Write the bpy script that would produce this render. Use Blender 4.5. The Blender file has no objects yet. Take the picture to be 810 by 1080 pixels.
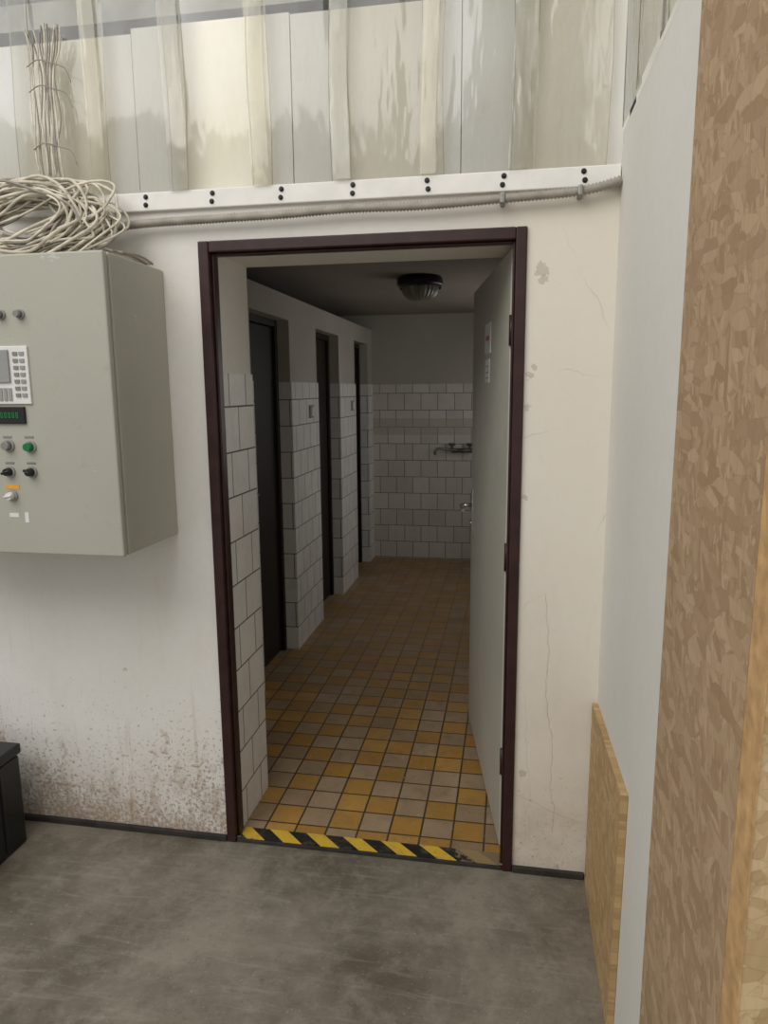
import bpy, bmesh, math, random
from mathutils import Vector, Matrix
random.seed(7)
sc=bpy.context.scene
sc.view_settings.view_transform='Standard'
sc.view_settings.look='None'

# ---------------------------------------------------------------- helpers
def link(o):
    sc.collection.objects.link(o); return o
def mesh_obj(name,bm,mats=None,smooth=False,parent=None):
    me=bpy.data.meshes.new(name)
    bmesh.ops.recalc_face_normals(bm,faces=bm.faces)
    bm.to_mesh(me); bm.free()
    if smooth:
        for p in me.polygons: p.use_smooth=True
    o=link(bpy.data.objects.new(name,me))
    for m in (mats or []): me.materials.append(m)
    if parent: o.parent=parent
    return o
def box(bm,x0,x1,y0,y1,z0,z1,mi=0,bev=0):
    vs=[bm.verts.new((x,y,z)) for x in (x0,x1) for y in (y0,y1) for z in (z0,z1)]
    idx=[(0,1,3,2),(4,6,7,5),(0,4,5,1),(2,3,7,6),(0,2,6,4),(1,5,7,3)]
    fs=[bm.faces.new([vs[i] for i in f]) for f in idx]
    for f in fs: f.material_index=mi
    if bev>0:
        es=list({e for f in fs for e in f.edges})
        r=bmesh.ops.bevel(bm,geom=es,offset=bev,segments=2,affect='EDGES',profile=0.5)
        for f in r['faces']: f.material_index=mi
def cyl(bm,p0,p1,r0,r1=None,n=20,mi=0,caps=True):
    r1=r0 if r1 is None else r1
    p0=Vector(p0);p1=Vector(p1);d=(p1-p0).normalized()
    a=d.orthogonal().normalized();b=d.cross(a)
    A=[];B=[]
    for i in range(n):
        t=2*math.pi*i/n;w=a*math.cos(t)+b*math.sin(t)
        A.append(bm.verts.new(p0+w*r0));B.append(bm.verts.new(p1+w*r1))
    for i in range(n):
        f=bm.faces.new((A[i],A[(i+1)%n],B[(i+1)%n],B[i]));f.material_index=mi;f.smooth=True
    if caps:
        f=bm.faces.new(A);f.material_index=mi
        f=bm.faces.new(B);f.material_index=mi
def lathe(bm,c,prof,n=32,mi=0,axis='z'):
    rings=[]
    for (r,h) in prof:
        ring=[]
        for i in range(n):
            t=2*math.pi*i/n
            ring.append(bm.verts.new((c[0]+r*math.cos(t),c[1]+r*math.sin(t),c[2]+h)))
        rings.append(ring)
    for a,b in zip(rings,rings[1:]):
        for i in range(n):
            f=bm.faces.new((a[i],a[(i+1)%n],b[(i+1)%n],b[i]));f.material_index=mi;f.smooth=True
    f=bm.faces.new(rings[-1]);f.material_index=mi
def smooth_path(pts,sub=12):
    pts=[Vector(p) for p in pts];out=[]
    for i in range(len(pts)-1):
        p0=pts[max(i-1,0)];p1=pts[i];p2=pts[i+1];p3=pts[min(i+2,len(pts)-1)]
        for k in range(sub):
            t=k/sub
            out.append(0.5*((2*p1)+(-p0+p2)*t+(2*p0-5*p1+4*p2-p3)*t*t+(-p0+3*p1-3*p2+p3)*t**3))
    out.append(pts[-1]);return out
def tube(bm,path,rf,n=8,mi=0):
    rings=[];up=None
    for i,p in enumerate(path):
        d=(path[min(i+1,len(path)-1)]-path[max(i-1,0)]).normalized()
        if up is None: up=d.orthogonal().normalized()
        up=(up-d*up.dot(d)).normalized();b=d.cross(up)
        r=rf(i) if callable(rf) else rf
        rings.append([bm.verts.new(p+(up*math.cos(2*math.pi*k/n)+b*math.sin(2*math.pi*k/n))*r) for k in range(n)])
    for j,(a,c) in enumerate(zip(rings,rings[1:])):
        for k in range(n):
            f=bm.faces.new((a[k],a[(k+1)%n],c[(k+1)%n],c[k]));f.smooth=True;f.material_index=mi
    bm.faces.new(rings[0]);bm.faces.new(rings[-1])
def empty(name,loc=(0,0,0)):
    o=link(bpy.data.objects.new(name,None));o.location=loc;o.empty_display_size=.1;return o

# ---------------------------------------------------------------- materials
class NT:
    def __init__(s,name):
        s.m=bpy.data.materials.new(name);s.m.use_nodes=True
        s.t=s.m.node_tree;s.n=s.t.nodes
        s.b=s.n['Principled BSDF'];s.out=s.n['Material Output']
        s.tc=s.n.new('ShaderNodeTexCoord')
    def co(s): return s.tc.outputs['Object']
    def L(s,a,b): s.t.links.new(a,b)
    def put(s,v,sock):
        if hasattr(v,'is_linked') or hasattr(v,'links'): s.L(v,sock)
        else:
            if isinstance(v,(tuple,list)) and len(v)==3 and len(sock.default_value)==4: v=(*v,1)
            sock.default_value=v
    def math(s,op,a,b=0.0,c=None,clamp=False):
        n=s.n.new('ShaderNodeMath');n.operation=op;n.use_clamp=clamp
        s.put(a,n.inputs[0]);s.put(b,n.inputs[1])
        if c is not None: s.put(c,n.inputs[2])
        return n.outputs[0]
    def noise(s,scale,detail=4,rough=.55,vec=None,dist=0,out=0):
        n=s.n.new('ShaderNodeTexNoise');n.inputs['Scale'].default_value=scale
        n.inputs['Detail'].default_value=detail;n.inputs['Roughness'].default_value=rough
        n.inputs['Distortion'].default_value=dist
        s.L(vec or s.co(),n.inputs['Vector']);return n.outputs[out]
    def vor(s,scale,feat='F1',vec=None,out='Distance'):
        n=s.n.new('ShaderNodeTexVoronoi');n.feature=feat;n.inputs['Scale'].default_value=scale
        s.L(vec or s.co(),n.inputs['Vector']);return n.outputs[out]
    def mapr(s,v,a,b,c=0.,d=1.):
        n=s.n.new('ShaderNodeMapRange');s.L(v,n.inputs[0])
        for i,x in enumerate((a,b,c,d)): n.inputs[i+1].default_value=x
        return n.outputs[0]
    def mix(s,f,a,b,mode='MIX'):
        n=s.n.new('ShaderNodeMix');n.data_type='RGBA';n.blend_type=mode
        s.put(f,n.inputs[0]);s.put(a,n.inputs[6]);s.put(b,n.inputs[7]);return n.outputs[2]
    def sep(s,v=None):
        n=s.n.new('ShaderNodeSeparateXYZ');s.L(v or s.co(),n.inputs[0]);return n.outputs
    def comb(s,x,y,z=0.):
        n=s.n.new('ShaderNodeCombineXYZ');s.put(x,n.inputs[0]);s.put(y,n.inputs[1]);s.put(z,n.inputs[2]);return n.outputs[0]
    def mapping(s,vec,scale=(1,1,1),rot=(0,0,0),loc=(0,0,0)):
        n=s.n.new('ShaderNodeMapping');s.L(vec,n.inputs[0]);n.inputs['Scale'].default_value=scale
        n.inputs['Rotation'].default_value=rot;n.inputs['Location'].default_value=loc;return n.outputs[0]
    def bump(s,h,st=.3,d=.002):
        n=s.n.new('ShaderNodeBump');n.inputs['Strength'].default_value=st;n.inputs['Distance'].default_value=d
        s.L(h,n.inputs['Height']);s.L(n.outputs[0],s.b.inputs['Normal'])
    def fin(s,col,rough=.6,metal=0.,spec=.4):
        s.put(col,s.b.inputs['Base Color']);s.put(rough,s.b.inputs['Roughness'])
        s.b.inputs['Metallic'].default_value=metal;s.b.inputs['Specular IOR Level'].default_value=spec
        return s.m
def simple(name,col,rough=.5,metal=0.,var=.12,scale=12,bump=0,emit=None):
    t=NT(name);n=t.noise(scale,5)
    c=t.mix(t.mapr(n,.3,.7),[x*(1-var) for x in col],[min(1,x*(1+var)) for x in col])
    if bump: t.bump(t.noise(scale*8,3),bump,.001)
    if emit:
        t.b.inputs['Emission Color'].default_value=(*emit,1);t.b.inputs['Emission Strength'].default_value=1
    return t.fin(c,rough,metal)

def plaster(name,col,warm,hall=False,spec=.25):
    t=NT(name);X,Y,Z=t.sep()
    big=t.mapr(t.noise(1.3,5,.6),.35,.68)
    c=t.mix(big,col,warm)
    fine=t.mapr(t.noise(35,4,.7),.35,.75)
    c=t.mix(t.math('MULTIPLY',fine,.25),c,[x*.82 for x in col])
    if hall:
        c=t.mix(t.math('MULTIPLY',t.mapr(X,.7,1.05),.6),c,(.76,.69,.57))
        sm=t.noise(2.2,6,.7,t.mapping(t.co(),(1,1,.35)))
        c=t.mix(t.math('MULTIPLY',t.mapr(sm,.50,.70),.28),c,(.50,.45,.37))
        # dirt specks concentrated low, mostly left of the door
        zone=t.math('MULTIPLY',t.mapr(Z,.0,.72,1,0),t.mapr(X,.6,1.0,1.2,.55))
        zone=t.math('MULTIPLY',zone,t.mapr(t.noise(2.0,3),.38,.58,.75,1.15))
        sp=t.noise(75,5,.75)
        m=t.mapr(t.math('SUBTRACT',sp,t.math('SUBTRACT',.70,t.math('MULTIPLY',zone,.20))),0,.012)
        c=t.mix(t.math('MULTIPLY',m,.68),c,(.22,.13,.08))
        sp2=t.noise(20,6,.8,t.mapping(t.co(),(1,1,.6)))
        m2=t.mapr(t.math('SUBTRACT',sp2,t.math('SUBTRACT',.71,t.math('MULTIPLY',zone,.27))),0,.08)
        c=t.mix(t.math('MULTIPLY',m2,.45),c,(.34,.24,.16))
        g=t.math('MULTIPLY',t.mapr(Z,0,.40,1,0),t.mapr(t.noise(6,5,.7),.30,.62))
        c=t.mix(t.math('MULTIPLY',g,.6),c,(.40,.31,.22))
        rn=t.noise(26,4,.6,t.mapping(t.co(),(1,1,.06)))
        c=t.mix(t.math('MULTIPLY',t.math('MULTIPLY',t.mapr(rn,.60,.70),t.mapr(Z,.0,1.0,.45,0)),t.mapr(X,.0,.2,1,.4)),c,(.42,.30,.19))
        vv=t.mix(.12,t.co(),t.noise(3,4,.6,out=1))
        e=t.vor(2.6,'DISTANCE_TO_EDGE',vv)
        cr=t.math('MULTIPLY',t.mapr(e,.001,.005,1,0),t.mapr(t.noise(2.1,2),.5,.6))
        cr=t.math('MULTIPLY',cr,t.mapr(X,.9,1.0))
        c=t.mix(t.math('MULTIPLY',cr,.35),c,(.35,.3,.24))
        for (xa,za,xb,zb_,w,st) in ((1.073,.95,1.125,.15,.0007,.5),(1.02,.62,1.05,.1,.0005,.3)):
            k=(xb-xa)/(zb_-za)
            lx=t.math('ADD',t.math('MULTIPLY',t.math('SUBTRACT',Z,za),k),xa)
            lx=t.math('ADD',lx,t.math('MULTIPLY',t.math('SUBTRACT',t.noise(7,4,.6),.5),.06))
            dd=t.math('ABSOLUTE',t.math('SUBTRACT',X,lx))
            mk=t.math('MULTIPLY',t.mapr(dd,w,w*2.2,1,0),t.math('MULTIPLY',t.math('LESS_THAN',Z,za),t.math('GREATER_THAN',Z,zb_)))
            c=t.mix(t.math('MULTIPLY',mk,st),c,(.33,.27,.2))
        for (px,pz,r) in ((1.033,1.905,.020),(1.04,1.88,.012),(1.008,1.61,.012),(1.02,1.63,.007),(.999,1.52,.01),(1.005,1.25,.008),(1.02,.35,.012),(-.35,.62,.006)):
            dx=t.math('SUBTRACT',X,px);dz=t.math('SUBTRACT',Z,pz)
            d=t.math('SQRT',t.math('ADD',t.math('MULTIPLY',dx,dx),t.math('MULTIPLY',dz,dz)))
            d=t.math('ADD',d,t.math('MULTIPLY',t.math('SUBTRACT',t.noise(45,3,.7),.5),.05))
            c=t.mix(t.math('MULTIPLY',t.math('LESS_THAN',d,r),.65),c,(.50,.44,.36))
    t.bump(t.noise(18,6,.6),.28,.004)
    return t.fin(c,.75,0,spec)

def tiles(name,axis,off,tw=.152,th=.152,col=(.82,.81,.79),col2=(.75,.74,.73),grout=(.15,.14,.13),z0=0.,x0=0.,gs=.013,band=None,ro=.25):
    t=NT(name);X,Y,Z=t.sep()
    h=X if axis=='x' else Y
    v=t.comb(t.math('SUBTRACT',h,x0),t.math('SUBTRACT',Z,z0),0.)
    b=t.n.new('ShaderNodeTexBrick');b.offset=off;b.squash=1
    t.L(v,b.inputs['Vector']);b.inputs['Scale'].default_value=1
    b.inputs['Color1'].default_value=(*col,1);b.inputs['Color2'].default_value=(*col2,1);b.inputs['Mortar'].default_value=(*grout,1)
    b.inputs['Mortar Size'].default_value=gs*.25;b.inputs['Mortar Smooth'].default_value=.3
    b.inputs['Brick Width'].default_value=tw;b.inputs['Row Height'].default_value=th
    c=b.outputs['Color']
    if band:
        k=t.math('MULTIPLY',t.math('GREATER_THAN',Z,band[0]),t.math('LESS_THAN',Z,band[1]))
        c=t.mix(t.math('MULTIPLY',k,.5),c,(.42,.36,.30))
    c=t.mix(t.math('MULTIPLY',t.mapr(t.noise(9,5,.7),.45,.75),.25),c,(.4,.36,.3))
    t.bump(t.math('SUBTRACT',1.,b.outputs['Fac']),.5,.002)
    return t.fin(c,t.mapr(b.outputs['Fac'],0,1,ro,.8),0,.35)

M={}
M['wall']=plaster('hall_plaster',(.84,.82,.785),(.78,.75,.69),True)
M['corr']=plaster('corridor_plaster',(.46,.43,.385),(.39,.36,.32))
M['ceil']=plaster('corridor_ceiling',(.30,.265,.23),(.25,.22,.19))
M['rwall']=plaster('side_wall_paint',(.78,.765,.71),(.73,.71,.65))
M['tileR']=tiles('white_tiles_reveal','y',.5,ro=.42,x0=.03)
M['tileY']=tiles('white_tiles_side','y',.5)
M['tileX']=tiles('white_tiles_end','x',.5)
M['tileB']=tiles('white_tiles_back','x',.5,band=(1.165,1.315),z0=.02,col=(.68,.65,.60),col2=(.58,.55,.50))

def floor_tiles():
    t=NT('corridor_floor_tiles');X,Y,Z=t.sep()
    s=.112
    fx=t.math('DIVIDE',X,s);fy=t.math('DIVIDE',Y,s)
    ix=t.math('FLOOR',fx);iy=t.math('FLOOR',fy)
    par=t.math('MODULO',t.math('ADD',t.math('ADD',ix,iy),100.),2.)
    w=t.n.new('ShaderNodeTexWhiteNoise');w.noise_dimensions='2D';t.L(t.comb(ix,iy),w.inputs['Vector'])
    r=w.outputs['Value']
    flip=t.math('GREATER_THAN',r,.84)
    par=t.math('ABSOLUTE',t.math('SUBTRACT',par,flip))
    ye=t.mix(r,(.40,.215,.045),(.52,.30,.075))
    gr=t.mix(r,(.32,.225,.13),(.43,.32,.205))
    c=t.mix(par,ye,gr)
    mx=t.math('ABSOLUTE',t.math('SUBTRACT',t.math('FRACT',fx),.5));my=t.math('ABSOLUTE',t.math('SUBTRACT',t.math('FRACT',fy),.5))
    g=t.math('GREATER_THAN',t.math('MAXIMUM',mx,my),.468)
    c=t.mix(g,c,(.06,.04,.025))
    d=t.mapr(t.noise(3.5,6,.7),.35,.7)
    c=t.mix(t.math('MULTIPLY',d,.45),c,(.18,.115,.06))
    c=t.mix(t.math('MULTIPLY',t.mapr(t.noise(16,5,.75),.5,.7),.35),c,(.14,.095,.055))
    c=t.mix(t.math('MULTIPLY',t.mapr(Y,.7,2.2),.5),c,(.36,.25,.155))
    c=t.mix(t.math('GREATER_THAN',t.noise(50,3,.7),.72),c,(.6,.57,.5))
    t.bump(t.math('SUBTRACT',1.,g),.4,.002)
    return t.fin(c,t.mapr(t.noise(5,4),.3,.7,.36,.55),0,.25)
M['ftile']=floor_tiles()
def concrete():
    t=NT('concrete_floor')
    a=t.mapr(t.noise(1.6,7,.7,dist=.5),.38,.62)
    c=t.mix(a,(.135,.117,.088),(.270,.245,.196))
    b=t.mapr(t.noise(2.6,7,.72,t.mapping(t.co(),(1,1,1),(0,0,0),(7,3,0)),dist=.3),.47,.62)
    c=t.mix(t.math('MULTIPLY',b,.50),c,(.095,.078,.057))
    c=t.mix(t.math('MULTIPLY',t.mapr(t.noise(11,6,.75),.50,.66),.4),c,(.33,.305,.25))
    c=t.mix(t.math('MULTIPLY',t.mapr(t.noise(42,4,.75),.56,.70),.45),c,(.09,.075,.055))
    c=t.mix(t.math('MULTIPLY',t.math('GREATER_THAN',t.noise(95,3,.7),.665),.6),c,(.45,.43,.37))
    c=t.mix(t.math('MULTIPLY',t.math('GREATER_THAN',t.noise(60,4,.75,t.mapping(t.co(),(1,1,1),(0,0,1),(3,2,1))),.685),.65),c,(.05,.045,.035))
    for rz,sc_ in ((.4,(1.2,9,1)),(-.9,(1,14,1)),(1.3,(1,16,1))):
        s=t.noise(3,5,.7,t.mapping(t.co(),sc_,(0,0,rz)),dist=.6)
        c=t.mix(t.math('MULTIPLY',t.mapr(s,.58,.68),.25),c,(.38,.35,.30))
    t.bump(t.noise(30,5,.6),.25,.003)
    return t.fin(c,t.mapr(a,0,1,.42,.6),0,.3)
M['conc']=concrete()
def osb(name,c0,c1,c2,ax='yz',sc_=1.0,rots=(.9,-.7,1.5,.2)):
    t=NT(name);X,Y,Z=t.sep()
    v=t.comb(Y if ax=='yz' else X,Z,0.)
    dn=t.noise(20,2,.5,v,out=1)
    v=t.mix(.012,v,dn)
    L=[];E=[]
    for (s,rot,st) in ((62,rots[0],.30),(74,rots[1],.28),(55,rots[2],.34),(85,rots[3],.26)):
        mv=t.mapping(v,(1.,st,1),(0,0,rot)) 
        # rotate first, then stretch, so the strands point different ways
        rv=t.mapping(v,(1,1,1),(0,0,rot));sv=t.mapping(rv,(1.,st,1))
        col=t.vor(s*sc_,'F1',sv,'Color');L.append(t.sep(col))
        E.append(t.vor(s*sc_,'DISTANCE_TO_EDGE',sv))
    s1=t.math('GREATER_THAN',L[2][1],.55);s2=t.math('GREATER_THAN',L[3][1],.6)
    def pick(a,b,s): return t.math('ADD',t.math('MULTIPLY',a,s),t.math('MULTIPLY',b,t.math('SUBTRACT',1.,s)))
    f=pick(L[2][0],pick(L[3][0],pick(L[0][0],L[1][0],t.math('GREATER_THAN',L[0][1],.5)),s2),s1)
    e=pick(E[2],pick(E[3],E[0],s2),s1)
    g=t.math('ADD',t.math('MULTIPLY',f,.75),t.math('MULTIPLY',t.noise(6,5,.7,v),.3))
    c=t.mix(t.mapr(g,.15,.9),c0,c1)
    c=t.mix(t.math('MULTIPLY',t.mapr(f,.90,.93),.55),c,c2)
    gn=t.noise(170,3,.6,t.mapping(v,(1,.10,1),(0,0,.2)))
    c=t.mix(t.math('MULTIPLY',t.mapr(gn,.45,.7),.25),c,[x*.7 for x in c0])
    c=t.mix(t.math('MULTIPLY',t.mapr(e,0,.05,1,0),.30),c,[x*.55 for x in c0])
    t.bump(f,.4,.0012)
    return t.fin(c,.65,0,.25)
M['osb1']=osb('osb_weathered',(.36,.24,.135),(.55,.40,.255),(.25,.15,.075))
M['osb2']=osb('osb_lit_face',(.50,.34,.17),(.72,.54,.32),(.38,.22,.10),'xz')  # brighter OSB tones: the light on this board's face is painted into the colour
M['osb3']=osb('osb_small',(.42,.27,.12),(.62,.44,.23),(.28,.16,.07))
M['pine']=simple('cut_wood_edge',(.56,.35,.16),.6,0,.25,40,.3)
M['frame']=simple('maroon_frame_paint',(.036,.014,.013),.35,0,.3,20,.2)
M['dark']=simple('stall_door_paint',(.012,.007,.006),.5,0,.3,6)
t=NT('door_leaf_paint')
c=t.mix(t.mapr(t.noise(2,5,.6),.3,.7),(.43,.42,.365),(.51,.495,.43))
c=t.mix(t.math('MULTIPLY',t.mapr(t.noise(12,5,.7),.55,.75),.3),c,(.3,.27,.22));M['leaf']=t.fin(c,.45,0,.4)
t=NT('cabinet_paint')
c=t.mix(t.mapr(t.noise(2,4),.3,.7),(.40,.395,.335),(.44,.435,.37))
c=t.mix(t.math('MULTIPLY',t.math('GREATER_THAN',t.noise(7,5,.75,t.mapping(t.co(),(1,1,2.2))),.68),.6),c,(.58,.58,.54))
c=t.mix(t.math('MULTIPLY',t.mapr(t.noise(16,5,.8),.58,.72),.3),c,(.28,.26,.21))
t.bump(t.noise(160,2),.08,.0006);M['cab']=t.fin(c,.42,0,.4)
M['seal']=simple('rubber_seal',(.12,.12,.11),.8)
M['grey']=simple('grey_plastic',(.30,.30,.29),.4)
M['black']=simple('black_plastic',(.012,.012,.012),.35)
M['chrome']=simple('chrome',(.6,.6,.58),.25,1.)
M['steel']=simple('worn_steel',(.30,.29,.27),.45,.8)
M['green']=simple('green_button',(.01,.16,.05),.25)
M['white']=simple('white_plastic',(.72,.72,.70),.4)
M['orange']=simple('orange_label',(.75,.36,.05),.6)
M['led']=simple('led_digits',(.02,.12,.05),.4,emit=(.005,.07,.02))
M['red']=simple('red_lettering',(.45,.08,.06),.5)
M['cable']=simple('off_white_cable',(.64,.59,.48),.5,0,.25,30)
M['cable2']=simple('grey_cable',(.30,.27,.23),.5,0,.2,30)
M['conduit']=simple('conduit_plastic',(.36,.33,.28),.5,0,.2,20)
M['pinkw']=simple('whitewashed_rail',(.82,.80,.76),.6,0,.08,9)
M['base']=simple('dark_base_strip',(.035,.032,.028),.7,0,.4,15)
t=NT('cream_backing')
c=t.mix(t.mapr(t.noise(1.7,3,.6),.4,.6),(.93,.91,.84),(.95,.95,.93))
c=t.mix(t.math('MULTIPLY',t.mapr(t.noise(9,6,.75,t.mapping(t.co(),(1.4,1,.6))),.56,.74),.22),c,(.62,.56,.44))
M['panel']=t.fin(c,.7)
M['beam']=simple('grey_steel_beam',(.10,.11,.115),.6,0,.5,5)
def pvc(name,tint,k):
    t=NT(name)
    t.n.remove(t.b)
    tr=t.n.new('ShaderNodeBsdfTransparent');tr.inputs[0].default_value=(*tint,1)
    df=t.n.new('ShaderNodeBsdfDiffuse');t.L(t.mix(t.mapr(t.noise(5,5,.7),.35,.7),[x*.85 for x in tint],[x*.95 for x in tint]),df.inputs[0])
    tl=t.n.new('ShaderNodeBsdfTranslucent');tl.inputs[0].default_value=(*[x*.9 for x in tint],1)
    gl=t.n.new('ShaderNodeBsdfGlossy');gl.inputs['Roughness'].default_value=.08
    a=t.n.new('ShaderNodeMixShader');a.inputs[0].default_value=.4;t.L(df.outputs[0],a.inputs[1]);t.L(tl.outputs[0],a.inputs[2])
    b=t.n.new('ShaderNodeMixShader');t.L(t.mapr(t.noise(4,6,.75,t.mapping(t.co(),(3,3,.7))),.35,.7,k-.05,k+.10),b.inputs[0]);t.L(tr.outputs[0],b.inputs[1]);t.L(a.outputs[0],b.inputs[2])
    fr=t.n.new('ShaderNodeFresnel');fr.inputs[0].default_value=1.5
    bp=t.n.new('ShaderNodeBump');bp.inputs['Strength'].default_value=.5;bp.inputs['Distance'].default_value=.02
    t.L(t.noise(5,3,.5,t.mapping(t.co(),(2,2,.5))),bp.inputs['Height']);t.L(bp.outputs[0],gl.inputs['Normal'])
    d=t.n.new('ShaderNodeMixShader');t.L(t.math('MULTIPLY',fr.outputs[0],1.3),d.inputs[0]);t.L(b.outputs[0],d.inputs[1]);t.L(gl.outputs[0],d.inputs[2])
    t.L(d.outputs[0],t.out.inputs[0]);return t.m
PV=[pvc('pvc_clear',(.97,.97,.955),.07),pvc('pvc_yellowed',(.955,.94,.87),.09),pvc('pvc_hazy',(.95,.945,.92),.13)]
t=NT('pvc_edge');M['pvce']=t.fin(t.mix(.5,(.50,.46,.36),(.42,.39,.31)),.3)

# ---------------------------------------------------------------- room shell
RX=1.24; LX=-.29; BY=4.30; CZ=2.23
bm=bmesh.new()
box(bm,-3.2,0,0,.06,0,2.16);box(bm,.992,RX+.1,0,.06,0,2.16);box(bm,0,.992,0,.06,2.024,2.16)
box(bm,-3.2,.027,.06,.33,0,2.30);box(bm,.965,RX+.1,.06,.33,0,2.30);box(bm,.027,.965,.06,.33,2.0,2.30)
mesh_obj('wall_front',bm,[M['wall']])
bm=bmesh.new();box(bm,.027,.034,.066,.332,0.012,1.63)
mesh_obj('wall_reveal_tiles',bm,[M['tileR']])
bm=bmesh.new()
box(bm,RX,RX+.12,-1.354,-0.0,0,2.257)
mesh_obj('wall_right',bm,[M['rwall']])
bm=bmesh.new();box(bm,-4.2,3.2,-5.5,0.0,-.1,0)
mesh_obj('floor',bm,[M['conc']])
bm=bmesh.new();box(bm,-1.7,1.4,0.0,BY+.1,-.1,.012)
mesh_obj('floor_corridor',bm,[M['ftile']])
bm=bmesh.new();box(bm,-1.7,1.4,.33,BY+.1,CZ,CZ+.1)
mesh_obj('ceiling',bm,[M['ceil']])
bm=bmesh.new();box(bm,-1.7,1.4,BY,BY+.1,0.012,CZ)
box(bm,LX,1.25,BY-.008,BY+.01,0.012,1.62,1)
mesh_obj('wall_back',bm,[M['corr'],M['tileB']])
WY0,WY1,WZ0,WZ1=2.1,3.7,.95,1.95
bm=bmesh.new()
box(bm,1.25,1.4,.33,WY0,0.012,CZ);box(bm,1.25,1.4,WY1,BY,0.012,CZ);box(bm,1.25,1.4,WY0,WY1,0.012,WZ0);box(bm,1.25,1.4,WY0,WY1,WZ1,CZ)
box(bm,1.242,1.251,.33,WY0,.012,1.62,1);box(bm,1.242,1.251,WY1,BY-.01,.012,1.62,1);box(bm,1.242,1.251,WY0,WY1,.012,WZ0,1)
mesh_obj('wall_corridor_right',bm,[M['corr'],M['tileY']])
bm=bmesh.new()
for a,b,c,d in ((WY0,WY0+.05,WZ0,WZ1),(WY1-.05,WY1,WZ0,WZ1),(WY0+.05,WY1-.05,WZ0,WZ0+.05),(WY0+.05,WY1-.05,WZ1-.05,WZ1),((WY0+WY1)/2-.025,(WY0+WY1)/2+.025,WZ0+.05,WZ1-.05)):
    box(bm,1.33,1.38,a,b,c,d)
t=NT('frosted_glass');tr=t.n.new('ShaderNodeBsdfTransparent');tl=t.n.new('ShaderNodeBsdfTranslucent')
mxs=t.n.new('ShaderNodeMixShader');mxs.inputs[0].default_value=.3;t.L(tr.outputs[0],mxs.inputs[1]);t.L(tl.outputs[0],mxs.inputs[2]);t.n.remove(t.b);t.L(mxs.outputs[0],t.out.inputs[0]);M['frost']=t.m
box(bm,1.352,1.358,WY0+.05,WY1-.05,WZ0+.05,WZ1-.05,1)
mesh_obj('window_1',bm,[M['white'],M['frost']])
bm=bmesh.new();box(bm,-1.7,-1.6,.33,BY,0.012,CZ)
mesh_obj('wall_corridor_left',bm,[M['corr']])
ops=[(1.21,1.84),(2.41,3.03),(3.56,4.10)]
bm=bmesh.new()
PT=2.10;LZ=1.965
segs=[(.33,ops[0][0]),(ops[0][1],ops[1][0]),(ops[1][1],ops[2][0]),(ops[2][1],BY-.009)]
for a,b in segs: box(bm,LX-.092,LX-.008,a,b,.012,PT)
for a,b in ops: box(bm,LX-.092,LX-.008,a,b,LZ,PT)
for a,b in segs: box(bm,LX-.008,LX,a,b,.012,1.62,1)
for a,b in ops:
    box(bm,LX-.092,LX,b-.008,b+.001,.012,1.62,2)
    box(bm,LX-.092,LX,a-.001,a+.008,.012,1.62,2)
mesh_obj('wall_stall_partition',bm,[M['corr'],M['tileY'],M['tileX']])
for i,(a,b) in enumerate(ops):
    bm=bmesh.new()
    x0,x1=LX-.13,LX-.075
    box(bm,x0,x1,a+.009,a+.045,.012,LZ-.001,0,.004);box(bm,x0,x1,b-.045,b-.009,.012,LZ-.001,0,.004);box(bm,x0,x1,a+.045,b-.045,LZ-.04,LZ-.001,0,.004)
    box(bm,x0+.004,x0+.034,a+.047,b-.047,.022,LZ-.042,0,.003)
    cyl(bm,(x0+.034,a+.09,1.03),(x0+.07,a+.09,1.03),.008,mi=1);cyl(bm,(x0+.068,a+.085,1.03),(x0+.068,a+.19,1.03),.007,mi=1)
    mesh_obj('stall_door' if i==0 else 'stall_door.%03d'%i,bm,[M['dark'],M['steel']])

# door frame (pressed steel)
bm=bmesh.new()
box(bm,0,.034,-.012,.066,0,2.024,0,.004);box(bm,.960,.992,-.012,.066,0,2.024,0,.004)
box(bm,.034,.960,-.012,.066,1.990,2.024,0,.004)
box(bm,.034,.042,.010,.035,0.013,1.990,0,.003);box(bm,.952,.960,.010,.035,0.013,1.990,0,.003);box(bm,.042,.952,.010,.035,1.982,1.990,0,.003)
mesh_obj('door_frame',bm,[M['frame']])

piv=Vector((.950,.080,0));ang=math.atan2(.163,.987)
dr=empty('door_1');dr.location=piv;dr.rotation_euler=(0,0,ang)
def lp(name,bm,mats,sm=False): return mesh_obj(name,bm,mats,sm,dr)
bm=bmesh.new();box(bm,-.002,.038,0,.985,.030,1.982,0,.003);lp('leaf',bm,[M['leaf']])
bm=bmesh.new()
box(bm,-.007,-.001,.915,.955,.93,1.13,0,.002)
cyl(bm,(-.006,.935,1.06),(-.052,.935,1.06),.009)
tube(bm,smooth_path([(-.05,.935,1.06),(-.055,.92,1.06),(-.054,.83,1.055)],6),.008,10)
cyl(bm,(-.006,.935,.98),(-.014,.935,.98),.011)
box(bm,.037,.043,.915,.955,.93,1.13,0,.002);cyl(bm,(.04,.935,1.06),(.085,.935,1.06),.009);cyl(bm,(.085,.94,1.06),(.085,.82,1.06),.008)
box(bm,.006,.030,.984,.987,.95,1.12)
lp('handle',bm,[M['chrome']])
bm=bmesh.new()
for z in (.3,1.0,1.7): cyl(bm,(.002,-.006,z),(.002,-.006,z+.09),.008)
lp('hinges',bm,[M['frame']])
bm=bmesh.new();box(bm,-.0045,-.0015,.42,.57,1.70,1.81);
for k,(y,w) in enumerate(((.445,.012),(.463,.012),(.482,.010),(.50,.012),(.52,.01))): box(bm,-.0055,-.004,y,y+w,1.748,1.764,1)
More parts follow.
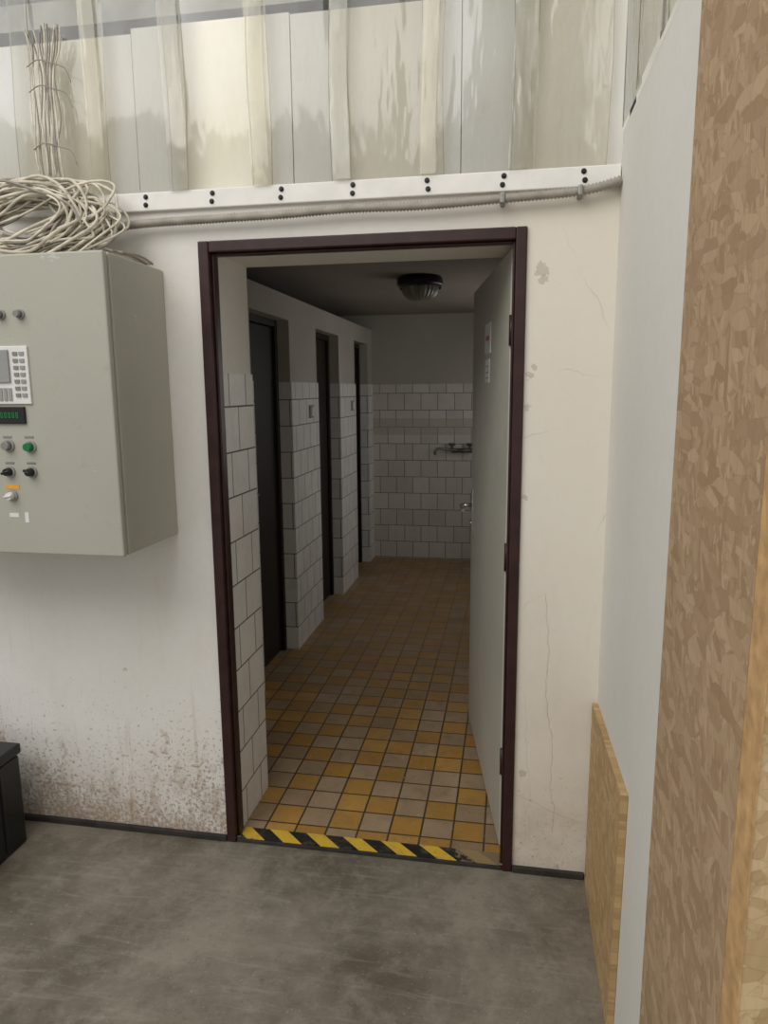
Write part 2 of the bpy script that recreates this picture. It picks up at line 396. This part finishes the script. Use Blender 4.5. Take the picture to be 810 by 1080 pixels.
box(bm,-.0045,-.0015,.44,.55,1.595,1.68);box(bm,-.0055,-.004,.455,.535,1.652,1.656,2);box(bm,-.0055,-.004,.455,.525,1.63,1.634,2);box(bm,-.0055,-.004,.455,.53,1.61,1.614,2)
lp('sign',bm,[M['white'],M['red'],M['grey']])

t=NT('hazard_tape');X,Y,Z=t.sep()
f=t.math('FRACT',t.math('DIVIDE',t.math('ADD',X,t.math('MULTIPLY',Y,1.1)),.135))
k=t.math('GREATER_THAN',f,.5)
c=t.mix(k,(.02,.02,.02),(.72,.47,.05))
c=t.mix(t.math('MULTIPLY',t.mapr(t.noise(30,5,.75),.5,.7),.45),c,(.22,.18,.12))
wr=t.math('GREATER_THAN',t.math('ADD',t.noise(18,5,.7),t.mapr(X,.70,.9,0,.28)),.66)
c=t.mix(t.math('MULTIPLY',wr,.85),c,(.26,.20,.12));M['tape']=t.fin(c,.45)
bm=bmesh.new();box(bm,.044,.950,.0,.062,.012,.0145)
mesh_obj('hazard_tape',bm,[M['tape']])
bm=bmesh.new();box(bm,.036,.958,-.008,.0,.0,.0135,0,.002);mesh_obj('trim_1',bm,[M['base']])
bm=bmesh.new();box(bm,-3.2,-.001,-.014,-.0,0,.022,0,.003);mesh_obj('baseboard_left',bm,[M['base']])
bm=bmesh.new();box(bm,.993,1.222,-.014,-.0,0,.022,0,.003);mesh_obj('baseboard_right',bm,[M['base']])

# ---------------------------------------------------------------- above the wall
bm=bmesh.new()
xs=-3.2
while xs<RX:
    w=random.choice((.5,.75,.62));top=2.645+random.uniform(-.012,.012)
    box(bm,xs,min(xs+w-.003,RX+.02),.035+random.uniform(0,.003),.06,2.16,top);xs+=w
mesh_obj('wall_upper_backing',bm,[M['panel']])
bm=bmesh.new()
box(bm,-3.2,RX+.3,.34,.40,2.33,3.6)
box(bm,-3.2,RX+.1,.20,.345,2.76,2.84,1)
mesh_obj('wall_upper_rear',bm,[M['beam'],simple('light_steel',(.40,.41,.39),.5,0,.3,6)])
sc_e=empty('strip_curtain')
cs=[-1.44,-1.19,-.93,-.68,-.43,-.18,.085,.335,.59,.845,1.07]
def strip(name,fn,n,nz,w,mat):
    bm=bmesh.new();rows=[]
    for j in range(nz): rows.append([bm.verts.new(fn(k/n-.5,j)) for k in range(n+1)])
    for a,b in zip(rows,rows[1:]):
        for k in range(n): bm.faces.new((a[k],a[k+1],b[k+1],b[k]))
    for e in (0,n):
        for a,b in zip(rows,rows[1:]):
            p0,p1=a[e].co,b[e].co
            q=[bm.verts.new(p0+Vector((0,-.0012,0))),bm.verts.new(p1+Vector((0,-.0012,0)))]
            sgn=-1 if e else 1
            off=Vector((-.001,.0026*sgn,0)) if 'side' in name else Vector((.0026*sgn,-.0012,0))
            r=[bm.verts.new(p1+off),bm.verts.new(p0+off)]
            f=bm.faces.new((q[0],q[1],r[0],r[1]));f.material_index=1
    mesh_obj(name,bm,[mat,M['pvce']],True,sc_e)
for i,cx in enumerate(cs):
    w=(.32,.30,.31,.33,.31,.32,.32,.30,.33,.32,.26)[i];yb=-.006 if i%2 else -.002
    def fn(u,j,cx=cx,w=w,yb=yb,i=i):
        s=min(1,j/2)
        return (cx+u*w+.007*math.sin(j*.7+i*1.3)*s,yb-.014*(1-4*u*u)*s*(1 if i%2 else .4)-.006*abs(math.sin(j*.8+i*2+u*3))*s,2.174+j*.13)
    strip('strip_%d'%(i+1),fn,10,9,w,PV[(1,0,1,0,1,2,1,0,1,0,1)[i]])
for i in range(3):
    cy=-.16-i*.25
    def fn(u,j,cy=cy,i=i): return (RX-.004-(.005 if i%2 else 0)-.008*(1-4*u*u)*min(1,j/2),cy+u*.29,2.262+j*.13)
    strip('side_strip_%d'%(i+1),fn,8,8,.29,PV[i%3])
# narrow yellowed overlap tapes between neighbouring strips
for q,(xo,ww) in enumerate(((-.31,.05),(-.05,.06),(.21,.055),(.46,.05),(.715,.045),(.965,.05))):
    bm=bmesh.new()
    rows=[[bm.verts.new((xo+.006*math.sin(j*.9+q)+(k-.5)*ww,-.026-.003*math.sin(j+q)*min(1,j/2),2.174+j*.13)) for k in (0,1)] for j in range(9)]
    for a,b in zip(rows,rows[1:]): bm.faces.new((a[0],a[1],b[1],b[0]))
    mesh_obj('overlap_%d'%(q+1),bm,[pvc('pvc_overlap_%d'%q,(.90,.87,.77) if q%2==0 else (.89,.88,.83),.17)],True,sc_e)
bm=bmesh.new();box(bm,RX+.03,RX+.12,-1.35,0,2.257,3.4);mesh_obj('wall_right_upper',bm,[M['panel']])

rail=empty('strip_rail')
bm=bmesh.new();box(bm,-3.2,RX-.002,-.016,0,2.118,2.172,0,.003)
mesh_obj('flange',bm,[M['pinkw']],False,rail)
bm=bmesh.new()
for k in range(13):
    x=1.139-k*.216
    for dz,dx in ((2.158,0),(2.135,random.uniform(-.004,.004))):
        cyl(bm,(x+dx,-.0155,dz),(x+dx,-.023,dz),.0045,n=6)
        cyl(bm,(x+dx,-.0155,dz),(x+dx,-.018,dz),.0075,n=14)
mesh_obj('bolts',bm,[M['black']],False,rail)

# ---------------------------------------------------------------- conduit
path=[(1.236,-.034,2.125),(1.13,-.034,2.103),(.92,-.034,2.094),(.70,-.034,2.087),(.48,-.034,2.089),(.28,-.034,2.083),(.09,-.034,2.081),(-.19,-.034,2.076),(-.30,-.045,2.055),(-.38,-.07,2.02)]
def resample(p,step):
    out=[p[0].copy()];acc=0
    for a,b in zip(p,p[1:]):
        L=(b-a).length;d=step-acc
        while d<=L:
            out.append(a+(b-a)*(d/L));d+=step
        acc=(acc+L)%step
    return out
pp=resample(smooth_path(path,24),.005)
bm=bmesh.new();tube(bm,pp,lambda i:.0140 if i%2 else .0095,12,0)
for x,z in ((.92,2.094),(1.13,2.103)):
    box(bm,x-.007,x+.007,-.0505,-.001,z-.016,z+.014,1,.004)
mesh_obj('flexible_conduit',bm,[M['conduit'],M['steel']])

# ---------------------------------------------------------------- electrical cabinet
cab=empty('electrical_cabinet')
x0,x1,yf,zb,zt=-.92,-.122,-.341,1.106,1.945
bm=bmesh.new();box(bm,x0,x1,yf+.028,-.0005,zb,zt,0,.005);mesh_obj('body',bm,[M['cab']],False,cab)
bm=bmesh.new();box(bm,x0+.006,x1-.006,yf+.02,yf+.03,zb+.006,zt-.006);mesh_obj('seal',bm,[M['seal']],False,cab)
bm=bmesh.new();box(bm,x0,x1,yf,yf+.022,zb,zt,0,.005);mesh_obj('front_door',bm,[M['cab']],False,cab)
bm=bmesh.new()
def knob(x,z,r,mi,lev=None,h=.016):
    cyl(bm,(x,yf+.001,z),(x,yf-.006,z),r*1.35,mi=0,n=24)
    cyl(bm,(x,yf-.006,z),(x,yf-.006-h,z),r,r*.85,mi=mi,n=24)
    if lev is not None:
        dx=math.cos(lev)*r*1.1;dz=math.sin(lev)*r*1.1
        cyl(bm,(x-dx,yf-.006-h,z-dz),(x+dx,yf-.006-h,z+dz),r*.35,mi=mi,n=8)
for x in (-.44,-.381,-.50,-.56): knob(x,1.785,.010,1)
knob(-.455,1.423,.013,1);knob(-.386,1.42,.013,3);knob(-.525,1.423,.013,1)
knob(-.459,1.348,.012,2,.3);knob(-.389,1.348,.012,2,-.5);knob(-.53,1.348,.012,2,.8)
knob(-.458,1.279,.012,4,.2)
box(bm,-.50,-.368,yf-.006,yf+.001,1.54,1.70,4,.002);box(bm,-.485,-.425,yf-.012,yf-.005,1.60,1.69,0,.002)
for r in range(7):
    box(bm,-.412,-.398,yf-.009,yf-.005,1.56+r*.019,1.57+r*.019,1);box(bm,-.392,-.378,yf-.009,yf-.005,1.56+r*.019,1.57+r*.019,0)
for r in range(4): box(bm,-.48+r*.015,-.47+r*.015,yf-.009,yf-.005,1.55,1.585,0)
box(bm,-.50,-.392,yf-.008,yf+.001,1.485,1.533,2,.002)
for r in range(5):
    xx=-.466+r*.012
    box(bm,xx,xx+.0015,yf-.0095,yf-.0075,1.502,1.517,5);box(bm,xx+.005,xx+.0065,yf-.0095,yf-.0075,1.502,1.517,5);box(bm,xx+.0015,xx+.005,yf-.0095,yf-.0075,1.5155,1.517,5);box(bm,xx+.0015,xx+.005,yf-.0095,yf-.0075,1.502,1.5035,5)
box(bm,-.478,-.435,yf-.0015,yf+.001,1.298,1.31,6)
for (x,z) in ((-.458,1.444),(-.389,1.444),(-.458,1.37),(-.389,1.37)): box(bm,x-.014,x+.014,yf-.0012,yf+.001,z,z+.006,1)
for (x,z,w,h) in ((-.49,1.90,.05,.03),(-.425,1.20,.012,.03),(-.475,1.215,.03,.012)): box(bm,x,x+w,yf-.001,yf+.001,z,z+h,4)
mesh_obj('controls',bm,[M['grey'],M['steel'],M['black'],M['green'],M['white'],M['led'],M['orange']],False,cab)

# ---------------------------------------------------------------- cable coil
bm=bmesh.new()
for i in range(56):
    cx=-.455+random.gauss(0,.022);cy=-.17+random.gauss(0,.03);cz=2.072+random.gauss(0,.014)
    rx=random.uniform(.12,.265);rz=random.uniform(.060,.130);tilt=random.uniform(.15,.75)
    ph=random.uniform(0,6.28);rot=random.uniform(-.3,.4);pts=[]
    n=40
    for k in range(n+1 if i%3 else n-6):
        a=ph+2*math.pi*k/n
        x=math.cos(a)*rx*(1+.06*math.sin(3*a+i));z=math.sin(a)*rz*(1+.1*math.sin(2*a+i*1.7))
        xx=x*math.cos(rot)-z*math.sin(rot);zz=x*math.sin(rot)+z*math.cos(rot)
        P=Vector((cx+xx,cy+zz*tilt*1.2+.01*math.sin(5*a+i),cz+zz+.006*math.sin(4*a+i*2)))
        P.z=max(P.z,1.9505+.006*random.random());P.y=min(P.y,-.045)
        pts.append(P)
    tube(bm,pts,random.choice((.0032,.0038,.0046)),6,1 if i%3==0 else 0)
tube(bm,[Vector((-.245+.02*math.cos(t*.6),-.13+.05*math.sin(t*.6),2.03+.055*math.sin(t*.6+1))) for t in range(11)],.003,6,1)
for q in range(4):
    tube(bm,smooth_path([(-.30,-.10,2.0+q*.012),(-.24,-.16+q*.01,1.99),(-.19+q*.012,-.10,1.975),(-.165+q*.01,-.04,1.957)],8),.0034,6,q%2)
mesh_obj('cable_coil',bm,[M['cable'],M['cable2']])
bm=bmesh.new()
for i in range(13):
    x=-.475+i*.006
    pts=smooth_path([(x,-.05,2.20),(x+random.uniform(-.012,.016),-.058,2.28),(x+random.uniform(-.012,.016),-.055,2.38),(x+random.uniform(-.012,.012),-.05,2.5),(-.44+(i-5)*.008,-.052,2.58),(-.44+(i-5)*.010+random.uniform(-.01,.01),-.06,2.62+random.uniform(0,.03))],8)
    tube(bm,pts,.0024,6,i%3!=0)
for z in (2.30,2.46,2.53):
    tube(bm,smooth_path([(-.49,-.062,z),(-.45,-.066,z+.015),(-.41,-.06,z+.005),(-.37,-.058,z-.01),(-.352,-.058,z-.05)],6),.0016,6,1)
mesh_obj('hanging_wires',bm,[M['cable'],M['cable2']])

# ---------------------------------------------------------------- OSB boards
bm=bmesh.new()
def prism(bm,prof,x0,x1,mi=0):
    A=[bm.verts.new((x0,y,z)) for y,z in prof];B=[bm.verts.new((x1,y,z)) for y,z in prof]
    bm.faces.new(A);bm.faces.new(B)
    for i in range(len(prof)): bm.faces.new((A[i],A[(i+1)%len(prof)],B[(i+1)%len(prof)],B[i]))
prism(bm,[(-.018,0),(-.57,0),(-.60,.655),(-.018,.615)],1.223,1.239)
mesh_obj('osb_board',bm,[M['osb3']])
bm=bmesh.new();box(bm,1.222,1.239,-1.355,-.93,0,3.0);mesh_obj('osb_board.001',bm,[M['osb1']])
bm=bmesh.new();box(bm,1.2235,1.75,-1.41,-1.392,0,3.0,0)
box(bm,1.222,1.2235,-1.411,-1.392,0,3.0,1)
box(bm,1.222,1.262,-1.392,-1.3555,0,3.0,1,.001)
mesh_obj('osb_board.002',bm,[M['osb2'],M['pine']])

# ---------------------------------------------------------------- black crate
bm=bmesh.new()
bx0,bx1,by0,by1,bz=-1.15,-.705,-.52,-.12,.372
box(bm,bx0,bx1,by0,by1,0.0,.33,0,.008)
box(bm,bx0-.006,bx1+.006,by0-.006,by1+.006,.335,bz,0,.006)
box(bm,bx0+.01,bx1-.01,by0+.01,by1-.01,.325,.34)
for y in (-.42,-.32,-.22): box(bm,bx1-.002,bx1+.005,y-.006,y+.006,.02,.33,0,.002)
mesh_obj('black_storage_box',bm,[M['black']])

# ---------------------------------------------------------------- ceiling lamp
lm=empty('ceiling_lamp')
L0=(.407,2.2,CZ)
bm=bmesh.new()
lathe(bm,L0,[(.120,-.0005),(.135,-.012),(.138,-.045),(.130,-.055),(.112,-.060)],36)
for a in (0.6,2.7,4.8):
    box(bm,L0[0]+.128*math.cos(a)-.012,L0[0]+.128*math.cos(a)+.012,L0[1]+.128*math.sin(a)-.012,L0[1]+.128*math.sin(a)+.012,CZ-.066,CZ-.03,0,.003)
mesh_obj('lamp_base',bm,[M['black']],False,lm)
bm=bmesh.new()
rings=[];n=48
for k in range(15):
    a=k/14*math.pi/2*.98;rr=.108*math.cos(a)**.8;ring=[]
    for i in range(n):
        th=2*math.pi*i/n;q=rr*(1+(.035 if i%2 else -.015))
        ring.append(bm.verts.new((L0[0]+q*math.cos(th),L0[1]+q*math.sin(th),CZ-.058-.085*math.sin(a))))
    rings.append(ring)
for a,b_ in zip(rings,rings[1:]):
    for i in range(n): bm.faces.new((a[i],a[(i+1)%n],b_[(i+1)%n],b_[i]))
bm.faces.new(rings[-1])
t=NT('lamp_glass');t.b.inputs['Transmission Weight'].default_value=.2
M['glass']=t.fin((.26,.24,.20),.25)
mesh_obj('lamp_glass',bm,[M['glass']],False,lm)

for i,(y,z) in enumerate(((2.22,1.44),(3.42,1.45))):
    bm=bmesh.new();box(bm,LX,LX+.012,y-.04,y+.04,z-.04,z+.04,0,.003);box(bm,LX+.011,LX+.018,y-.022,y+.022,z-.028,z+.028,1,.002)
    mesh_obj('light_switch' if i==0 else 'light_switch.001',bm,[M['grey'],M['white']])
bm=bmesh.new()
yb=BY-.008
cyl(bm,(.50,yb,1.03),(.50,yb-.07,1.03),.016);cyl(bm,(.44,yb-.06,1.03),(.62,yb-.06,1.03),.020)
tube(bm,smooth_path([(.50,yb-.06,1.03),(.42,yb-.10,1.040),(.33,yb-.14,1.052),(.30,yb-.16,1.03),(.30,yb-.16,1.0)],6),.012,10)
cyl(bm,(.44,yb-.06,1.03),(.44,yb-.06,1.08),.014);cyl(bm,(.41,yb-.06,1.085),(.47,yb-.06,1.085),.011)
cyl(bm,(.60,yb-.06,1.03),(.60,yb-.06,1.08),.014);cyl(bm,(.57,yb-.06,1.085),(.63,yb-.06,1.085),.011)
mesh_obj('wall_tap',bm,[simple('tarnished_tap',(.14,.13,.12),.4,.7)])

# ---------------------------------------------------------------- light
w=bpy.data.worlds.new('daylight');sc.world=w;w.use_nodes=True
w.node_tree.nodes['Background'].inputs[0].default_value=(1,.985,.955,1)
w.node_tree.nodes['Background'].inputs[1].default_value=.58
def area(name,loc,tgt,sx,sy,e,col):
    l=bpy.data.lights.new(name,'AREA');l.shape='RECTANGLE';l.size=sx;l.size_y=sy;l.energy=e;l.color=col
    o=link(bpy.data.objects.new(name,l));o.location=loc
    o.rotation_euler=(Vector(tgt)-Vector(loc)).to_track_quat('-Z','Y').to_euler();return o
area('skylight',(-1.2,-3.2,4.6),(.4,.5,.8),4,3,125,(1,.98,.95))
area('window_daylight',(1.45,2.9,1.55),(.0,2.7,1.0),1.5,.95,6,(1,.97,.92))

# ---------------------------------------------------------------- camera
cd=bpy.data.cameras.new('camera');cam=link(bpy.data.objects.new('camera',cd))
r=Vector((.9846,.1746,-.0079)).normalized();u=Vector((-.0219,.1682,.9855));u=(u-r*u.dot(r)).normalized();b=r.cross(u)
m=Matrix((r,u,b)).transposed().to_4x4();m.translation=Vector((.958,-2.16,1.572))
cam.matrix_world=m
cd.sensor_fit='VERTICAL';cd.sensor_height=36;cd.lens=25.0;cd.clip_start=.02
sc.camera=cam
